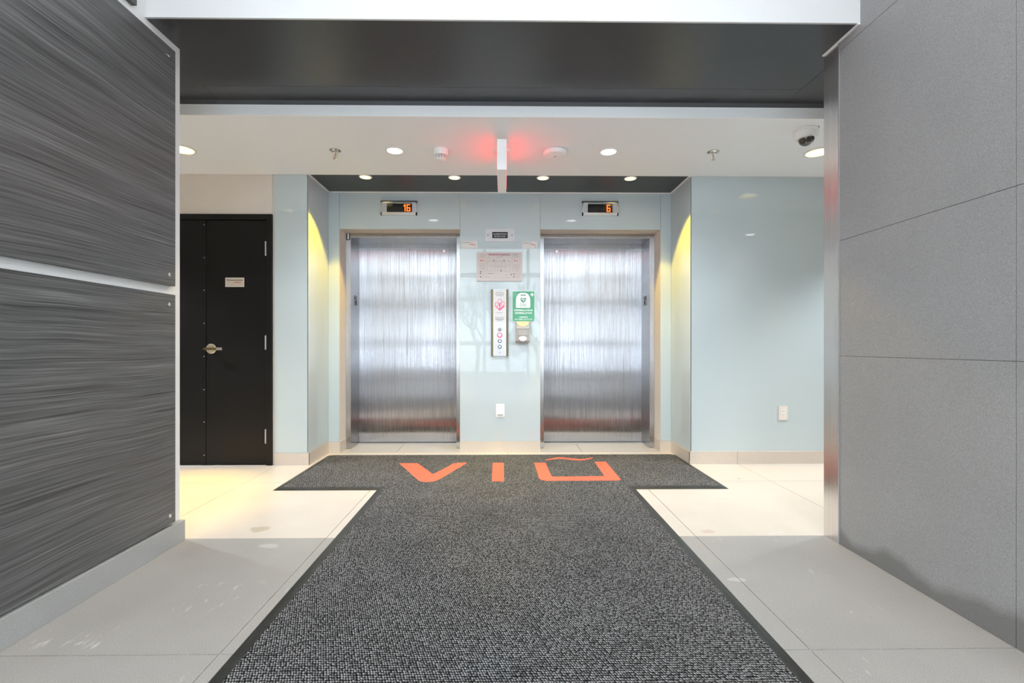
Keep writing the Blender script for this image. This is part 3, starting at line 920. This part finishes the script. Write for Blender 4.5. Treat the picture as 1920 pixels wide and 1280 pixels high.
text('lettering', 'DAE', 0.046, (0.191, yq - 0.0012, 1.421), 'green_ink', gb, width=0.062)
text('lettering', 'DÉFIBRILLATEUR', 0.023, (0.193, yq - 0.0006, 1.372), 'white_ink', gb, width=0.178, bold=0.0004)
text('lettering', 'DEFIBRILLATOR', 0.023, (0.193, yq - 0.0006, 1.345), 'white_ink', gb, width=0.166, bold=0.0004)
text('lettering', 'CORRIDOR', 0.014, (0.193, yq - 0.0006, 1.306), 'white_ink', gb, width=0.082, bold=0.0005)
text('lettering', 'LIFT LOBBY, 1ST FLOOR', 0.014, (0.193, yq - 0.0006, 1.285), 'white_ink', gb, width=0.172, bold=0.0002)

# sanitizer dispenser under it
t_ = thing('hand_sanitizer_dispenser', (0.183, Y0, 1.061), 'taupe hand sanitizer dispenser with white push bar under the green sign', 'dispenser')
bd = MB().prism([(Y0, 1.061), (Y0, 1.260), (Y0 - 0.065, 1.260), (Y0 - 0.078, 1.252), (Y0 - 0.085, 1.20), (Y0 - 0.070, 1.075), (Y0 - 0.055, 1.061)], 0.119, 0.248, 'x').build('body', 'taupe', t_, bevel=0.004)
MB().prism([(0.122 + 0.0615 + 0.060 * math.cos(R(a)), 1.2605 + 0.048 * math.sin(R(a))) for a in range(180, 361, 12)], Y0 - 0.087, Y0 - 0.03, 'y').build('dome_cap', 'cream', t_)
MB().box(0.121, 0.246, Y0 - 0.0865, Y0 - 0.083, 1.186, 1.192).build('seam', 'grey_ink', t_)
MB().prism(rrect(0.140, 0.228, 1.128, 1.184, 0.006), Y0 - 0.090, Y0 - 0.076, 'y').build('window', 'taupe_dark', t_)
MB().prism([(0.183 + 0.038 * math.cos(R(a)), 1.098 + 0.024 * math.sin(R(a))) for a in range(0, 360, 15)], Y0 - 0.100, Y0 - 0.072, 'y').build('push_bar', 'white_plastic', t_, bevel=0.002)
MB().prism([(0.164, 1.066), (0.202, 1.066), (0.194, 1.080), (0.172, 1.080)], Y0 - 0.094, Y0 - 0.07, 'y').build('nozzle', 'taupe_dark', t_)

# night light outlet on the pier
t_ = thing('night_light_plate', (-0.031, Y0, 0.339), 'white wall plate with lit amber night light below the call station', 'wall plate')
MB().prism(rrect(-0.072, 0.010, 0.339, 0.468, 0.003, 3), Y0 - 0.006, Y0, 'y').build('plate', 'white_plastic', t_)
lt = MB().box(-0.056, -0.004, Y0 - 0.014, Y0 - 0.006, 0.368, 0.412).build('light_window', 'switch_glow', t_)
MB().box(-0.056, -0.004, Y0 - 0.016, Y0 - 0.006, 0.362, 0.368).build('light_lip', 'bronze', t_)

# wall outlet on right glass wall
t_ = thing('wall_outlet', (2.444, BK, 0.382), 'ivory duplex wall outlet low on the right glass wall', 'outlet')
MB().prism(rrect(2.406, 2.481, 0.382, 0.503, 0.004, 3), BK - 0.006, BK, 'y').build('plate', 'ivory', t_)
MB().prism(rrect(2.427, 2.460, 0.408, 0.476, 0.004, 3), BK - 0.0085, BK - 0.006, 'y').build('socket_face', 'white_plastic', t_)
mb = MB()
for z in (0.458, 0.425):
    mb.box(2.434, 2.437, BK - 0.0088, BK - 0.0084, z - 0.001, z + 0.009).box(2.449, 2.452, BK - 0.0088, BK - 0.0084, z - 0.001, z + 0.008)
    mb.lathe([(0.003, BK - 0.0088), (0.003, BK - 0.0084)], (2.443, 0, z - 0.007), 10, 'y')
mb.build('slot', 'ink', t_)

# ------------------------------------------------------------------ double door on the left
dd = MB()
dd.box(-2.040, -1.993, BK - 0.012, BK + 0.10, 0, 2.163).box(-2.90, -2.040, BK - 0.012, BK + 0.10, 2.116, 2.163).box(-3.50, -2.90, BK - 0.012, BK + 0.008, 2.116, 2.163)
d1 = struct(dd.build('door_1', 'black_door', bevel=0.0015), 'black double door with steel frame beside the left glass wall')
yd = BK + 0.004
lf = MB().box(-2.563, -2.0435, yd, yd + 0.045, 0.008, 2.112).build('door_leaf', 'black_door', d1, bevel=0.0012)
l2 = MB().box(-3.02, -2.5665, yd, yd + 0.005, 0.008, 2.112).build('door_leaf', 'black_door', d1)
ag = MB().box(-2.604, -2.5635, yd - 0.005, yd, 0.008, 2.112).build('astragal', 'black_door', d1, bevel=0.001)
for z in (2.073, 1.788, 1.508, 1.223, 0.938, 0.653, 0.373, 0.088):
    MB().lathe([(0.0045, yd - 0.005), (0.0042, yd - 0.0068), (0.002, yd - 0.0076)], (-2.577, 0, z), 10, 'y').build('screw', 'plate', ag, smooth=True)
for z in (1.807, 0.997, 0.188):
    MB().lathe([(0.0075, z), (0.0075, z + 0.122)], (-2.050, yd - 0.006, 0), 12, 'z').build('hinge', 'alu', d1, smooth=True)
hx, hz_ = -2.518, 1.004
hb = MB().lathe([(0.043, yd), (0.043, yd - 0.006), (0.038, yd - 0.011), (0.020, yd - 0.012)], (hx, 0, hz_), 32, 'y').build('handle_rose', 'satin', d1, smooth=True)
MB().lathe([(0.012, yd - 0.011), (0.011, yd - 0.05)], (hx, 0, hz_), 16, 'y').box(hx - 0.034, hx + 0.070, yd - 0.058, yd - 0.042, hz_ - 0.010, hz_ + 0.010).build('handle_neck', 'bronze', hb)  # bronze colour stands in for the dark reflection on the chrome lever
MB().box(hx + 0.070, hx + 0.122, yd - 0.056, yd - 0.042, hz_ - 0.0105, hz_ + 0.0105).build('lever', 'chrome', hb, bevel=0.002)
t_ = thing('door_label', (-2.316, yd, 1.540), 'tan plate lettered Télécommunication with red swoosh on black door', 'sign')
pl = MB().box(-2.394, -2.239, yd - 0.004, yd, 1.540, 1.614).build('plate', 'label_tan', t_)
MB().box(-2.395, -2.238, yd - 0.0045, yd, 1.613, 1.6165).box(-2.395, -2.238, yd - 0.0045, yd, 1.5375, 1.541).box(-2.3965, -2.393, yd - 0.0045, yd, 1.5375, 1.6165).box(-2.240, -2.2365, yd - 0.0045, yd, 1.5375, 1.6165).build('border', 'ivory', t_)
text('lettering', 'Télécommunication', 0.020, (-2.316, yd - 0.0045, 1.596), 'ink', t_, width=0.140)
swoosh(-2.330, -2.250, 1.576, yd - 0.0046, yd - 0.004, 0.002, 0.007).build('swoosh', 'red_ink', t_)

# ------------------------------------------------------------------ ceiling fittings
def downlight(x, y, z, rad, warm, energy, cone, label, group, blend=0.2, col=None, aim=(0, 0, -1)):
    t_ = thing('recessed_downlight', (x, y, z), label, 'light', group)
    MB().lathe([(rad * 1.0, z + 0.0), (rad * 1.24, z), (rad * 1.24, z - 0.003), (rad * 1.02, z - 0.006), (rad * 1.0, z - 0.004)], (x, y, 0), 40).build('trim_ring', 'white_plastic', t_, smooth=True)
    MB().lathe([(rad, z - 0.004), (rad, z - 0.0045)], (x, y, 0), 32).build('lens', 'lens_warm' if warm else 'lens_white', t_)
    li = bpy.data.lights.new('downlight_beam', 'SPOT')
    li.energy = energy
    li.color = col or (WARM_COL if warm else (0.88, 0.95, 1.0))
    li.spot_size = R(cone)
    li.spot_blend = blend
    li.shadow_soft_size = rad * 0.8
    lo = bpy.data.objects.new('lamp_beam', li)
    COL.objects.link(lo)
    lo.location = (x, y, z - 0.012)
    lo.rotation_euler = Vector(aim).to_track_quat('-Z', 'Y').to_euler()
    attach(lo, t_)
GC, GA = 'downlights in the white ceiling', 'downlights in the dark alcove ceiling'
downlight(-2.419, 3.60, CE, 0.080, True, 300, 46, 'warm downlight at far left of the white ceiling, half behind the wood wall', GC, 0.75, (1.0, 0.62, 0.05), (0, -0.2, -1))
downlight(-0.822, 3.60, CE, 0.056, False, WHITE_W, 140, 'white downlight left of the smoke detector in the white ceiling', GC, 1.0)
downlight(0.799, 3.60, CE, 0.056, False, WHITE_W, 140, 'white downlight right of the wide round detector in the white ceiling', GC, 1.0)
downlight(2.400, 3.595, CE, 0.080, True, 45, 62, 'warm downlight at far right of the white ceiling, below the dome camera', GC, 1.0, (1.0, 0.90, 0.70))
zc = CE + 0.004
downlight(-1.210, 4.178, zc, 0.045, True, WARM_W * 1.2, 92, 'leftmost warm downlight of the dark alcove ceiling', GA, 0.12, (1.0, 0.66, 0.05), (-0.22, -0.22, -1))
downlight(-0.431, 4.180, zc, 0.045, True, WARM_W * 0.5, 46, 'warm downlight of the alcove ceiling, just left of the hanging sign', GA, 0.3, None, (0, -0.08, -1))
downlight(0.348, 4.182, zc, 0.045, True, WARM_W * 0.5, 46, 'warm downlight of the alcove ceiling, just right of the hanging sign', GA, 0.3, None, (0, -0.08, -1))
downlight(1.123, 4.186, zc, 0.045, True, WARM_W * 1.2, 92, 'rightmost warm downlight of the dark alcove ceiling', GA, 0.12, (1.0, 0.66, 0.05), (0.22, -0.22, -1))
GS = 'downlights of the side corridors, seen as reflections'
downlight(-2.50, 2.70, SO, 0.060, True, 25, 80, 'warm downlight of the left side corridor, seen as reflection in glass', GS, 0.5, (1.0, 0.94, 0.85))
downlight(2.54, 2.70, SO, 0.060, True, 25, 80, 'warm downlight of the right side corridor, seen as reflection in glass', GS, 0.5, (1.0, 0.94, 0.85))
for sx in (-3.9, 3.9):  # unseen corridor lamps added to brighten the white ceiling
    downlight(sx, 3.60, CE, 0.080, False, 270, 120, 'white downlight added unseen along the corridor to brighten the ceiling, out of the picture on the ' + ('left' if sx < 0 else 'right'), GC, 0.5)
downlight(3.50, 1.55, SO, 0.060, False, 25, 110, 'white downlight of the right side corridor, seen as small reflection in glass', GS, 0.5)

def sprinkler(x, y, label):
    t_ = thing('fire_sprinkler', (x, y, CE), label, 'sprinkler', 'fire sprinklers in the white ceiling')
    MB().lathe([(0.020, CE), (0.041, CE), (0.041, CE - 0.003), (0.030, CE - 0.009), (0.026, CE - 0.004), (0.020, CE - 0.004)], (x, y, 0), 32).build('escutcheon', 'chrome', t_, smooth=True)
    MB().lathe([(0.043, CE), (0.043, CE - 0.0012), (0.040, CE - 0.0012)], (x, y, 0), 32).build('painted_shadow_ring', 'ink', t_)  # black ring painted as the shade around the escutcheon
    MB().lathe([(0.014, CE - 0.003), (0.014, CE - 0.018), (0.010, CE - 0.022)], (x, y, 0), 16).build('body', 'chrome', t_, smooth=True)
    fm = MB()
    for s_ in (-1, 1):
        fm.tube([(x + s_ * 0.012, y, CE - 0.018), (x + s_ * 0.017, y, CE - 0.034), (x + s_ * 0.010, y, CE - 0.050), (x, y, CE - 0.056)], 0.0028, 6)
    fm.build('yoke', 'satin', t_, smooth=True)
    MB().lathe([(0.0025, CE - 0.022), (0.0035, CE - 0.038), (0.0025, CE - 0.054)], (x, y, 0), 8).build('glass_bulb', 'red_ink', t_, smooth=True)
    df = MB().lathe([(0.005, CE - 0.056), (0.007, CE - 0.059)], (x, y, 0), 12)
    for k in range(10):
        a = 2 * math.pi * k / 10
        c_, s_ = math.cos(a), math.sin(a)
        df.add([(x + 0.005 * c_ - 0.003 * s_, y + 0.005 * s_ + 0.003 * c_, CE - 0.058), (x + 0.016 * c_ - 0.0035 * s_, y + 0.016 * s_ + 0.0035 * c_, CE - 0.061),
                (x + 0.016 * c_ + 0.0035 * s_, y + 0.016 * s_ - 0.0035 * c_, CE - 0.061), (x + 0.005 * c_ + 0.003 * s_, y + 0.005 * s_ - 0.003 * c_, CE - 0.058)], [(0, 1, 2, 3)])
    df.build('deflector', 'chrome', t_)
sprinkler(-1.275, 3.612, 'chrome fire sprinkler at the left of the white ceiling')
sprinkler(1.599, 3.600, 'chrome fire sprinkler at the right of the white ceiling')

# smoke detector with slotted crown
x, y = -0.472, 3.585
t_ = thing('smoke_detector', (x, y, CE), 'white domed smoke detector with black slots left of the hanging sign', 'detector')
MB().lathe([(0.056, CE), (0.056, CE - 0.040), (0.052, CE - 0.046)], (x, y, 0), 40).build('base', 'white_plastic', t_, smooth=True)
MB().lathe([(0.038, CE - 0.045), (0.036, CE - 0.072)], (x, y, 0), 32).build('inner_chamber', 'ink', t_, smooth=True)
MB().lathe([(0.050, CE - 0.046), (0.0505, CE - 0.048)], (x, y, 0), 32).build('lower_ring', 'white_plastic', t_)
cg = MB()
for z in (0.053, 0.060, 0.066):
    rr_ = 0.050 - (z - 0.046) * 0.45
    cg.lathe([(rr_, CE - z), (rr_, CE - z - 0.0025), (rr_ - 0.010, CE - z - 0.0025), (rr_ - 0.010, CE - z)], (x, y, 0), 32)
for k in range(12):
    a = 2 * math.pi * k / 12
    cg.tube([(x + 0.049 * math.cos(a), y + 0.049 * math.sin(a), CE - 0.046), (x + 0.038 * math.cos(a), y + 0.038 * math.sin(a), CE - 0.073)], 0.0030, 4)
cg.build('cage', 'white_plastic', t_)
MB().lathe([(0.040, CE - 0.071), (0.038, CE - 0.078), (0.018, CE - 0.084), (0.010, CE - 0.0845)], (x, y, 0), 32).build('cap', 'white_plastic', t_, smooth=True)

# wide round detector
x, y = 0.392, 3.600
t_ = thing('round_alarm_detector', (x, y, CE), 'wide flat round white detector right of the hanging sign', 'detector')
MB().lathe([(0.080, CE), (0.087, CE - 0.004), (0.089, CE - 0.022), (0.086, CE - 0.030)], (x, y, 0), 48).build('housing', 'white_plastic', t_, smooth=True)
MB().lathe([(0.082, CE - 0.029), (0.080, CE - 0.034), (0.060, CE - 0.038), (0.02, CE - 0.039)], (x, y, 0), 48).build('cover', 'ceil', t_, smooth=True)
MB().lathe([(0.006, CE - 0.0388), (0.005, CE - 0.041)], (x, y + 0.004, 0), 12).build('sensor_eye', 'ink', t_)
MB().lathe([(0.003, CE - 0.0360), (0.003, CE - 0.0385)], (x + 0.060, y + 0.004, 0), 10).build('status_lamp', 'grey_ink', t_)

# hanging sign seen edge-on, both faces lit red
t_ = thing('hanging_exit_sign', (-0.012, 3.56, CE), 'white hanging sign box seen edge on, throwing red light on the ceiling', 'sign')
MB().lathe([(0.066, CE), (0.066, CE - 0.012), (0.058, CE - 0.018)], (-0.012, 3.60, 0), 36).build('canopy', 'white_plastic', t_, smooth=True)
MB().lathe([(0.016, CE - 0.016), (0.016, CE - 0.042)], (-0.012, 3.56, 0), 16).build('stem', 'white_plastic', t_)
MB().box(-0.044, 0.022, 3.30, 3.815, 2.254, 2.468).build('housing', 'gloss_white', t_, bevel=0.003)
for a, b_ in ((-0.0452, -0.044), (0.022, 0.0232)):
    MB().box(a, b_, 3.325, 3.79, 2.275, 2.452).build('lit_face', 'exit_red', t_)

# dome camera
x, y = 2.080, 3.235
t_ = thing('dome_camera', (x, y, CE), 'white dome security camera with smoked bubble near the metal corner', 'camera')
MB().lathe([(0.078, CE), (0.080, CE - 0.006), (0.079, CE - 0.012), (0.074, CE - 0.014), (0.073, CE - 0.045), (0.066, CE - 0.056), (0.050, CE - 0.060)], (x, y, 0), 48).build('housing', 'white_plastic', t_, smooth=True)
MB().lathe([(0.050 * math.cos(R(a)), CE - 0.058 - 0.046 * math.sin(R(a))) for a in (0, 12, 25, 38, 50, 62, 74, 84)], (x, y, 0), 32).build('bubble', 'dome', t_, smooth=True)
MB().lathe([(0.013, -0.05), (0.013, -0.072)], (x - 0.004, y, CE - 0.080), 16, 'y').build('lens', 'ink', t_)
MB().lathe([(0.004, -0.0792), (0.004, -0.077)], (x + 0.035, y, CE - 0.009), 8, 'y').build('screw', 'ink', t_)

# ------------------------------------------------------------------ entrance mat
t_ = thing('entrance_mat', (0.0, 2.4, 0), 'charcoal T shaped entrance mat with red VIÙ letters on the floor', 'mat')
mx0, mx1, my0, my1 = -1.642, 1.622, 3.395, 4.462
sx0, sx1, sy0 = -0.903, 0.950, 0.30
def tpoly(d):
    return [(sx0 + d, sy0 + d), (sx1 - d, sy0 + d), (sx1 - d, my0 + d), (mx1 - d, my0 + d), (mx1 - d, my1 - d * 0.35), (mx0 + d, my1 - d * 0.35), (mx0 + d, my0 + d), (sx0 + d, my0 + d)]
bw = 0.050
MB().prism(tpoly(bw), 0.001, 0.011).build('carpet', 'carpet', t_)
po_, pm, pi_ = tpoly(0), tpoly(0.028), tpoly(bw)
vs = [(*q, 0.0008) for q in po_] + [(*q, 0.0075) for q in pm] + [(*q, 0.0095) for q in pi_] + [(*q, 0.0006) for q in pi_]
n = len(po_)
fs = []
for k in range(3):
    for i in range(n):
        j = (i + 1) % n
        fs.append((k * n + i, k * n + j, (k + 1) * n + j, (k + 1) * n + i))
MB().add(vs, fs).build('rubber_border', 'rubber', t_)
def letter(poly, lab):
    o_ = MB().prism(poly, 0.0105, 0.0118).build('letter', 'red', t_)
    o_['label'] = lab
letter([(-0.905, 4.13), (-0.745, 4.13), (-0.560, 3.775), (-0.463, 4.02), (-0.447, 4.09), (-0.395, 4.142), (-0.315, 4.142), (-0.475, 3.665), (-0.520, 3.575), (-0.560, 3.558), (-0.605, 3.563), (-0.640, 3.595)], 'red letter V')
letter([(-0.093, 4.135), (0.004, 4.135), (0.004, 3.568), (-0.088, 3.568)], 'red letter I')
letter([(0.268, 4.132), (0.366, 4.132), (0.375, 3.700), (0.395, 3.690), (0.790, 3.700), (0.800, 4.160), (0.900, 4.160), (0.895, 3.605), (0.870, 3.583), (0.330, 3.578), (0.290, 3.60), (0.274, 3.64)], 'red letter U')
top, bot = [], []
for i in range(17):
    u = i / 16
    xx = 0.374 + u * 0.436
    zz_ = 4.268 + 0.042 * math.sin(2 * math.pi * (u - 0.06) / 0.9) + 0.055 * (u - 0.5)
    hw = 0.010 + 0.020 * math.sin(math.pi * u)
    top.append((xx, zz_ + hw))
    bot.append((xx, zz_ - hw))
letter(top + bot[::-1], 'red wavy accent over the letter U')
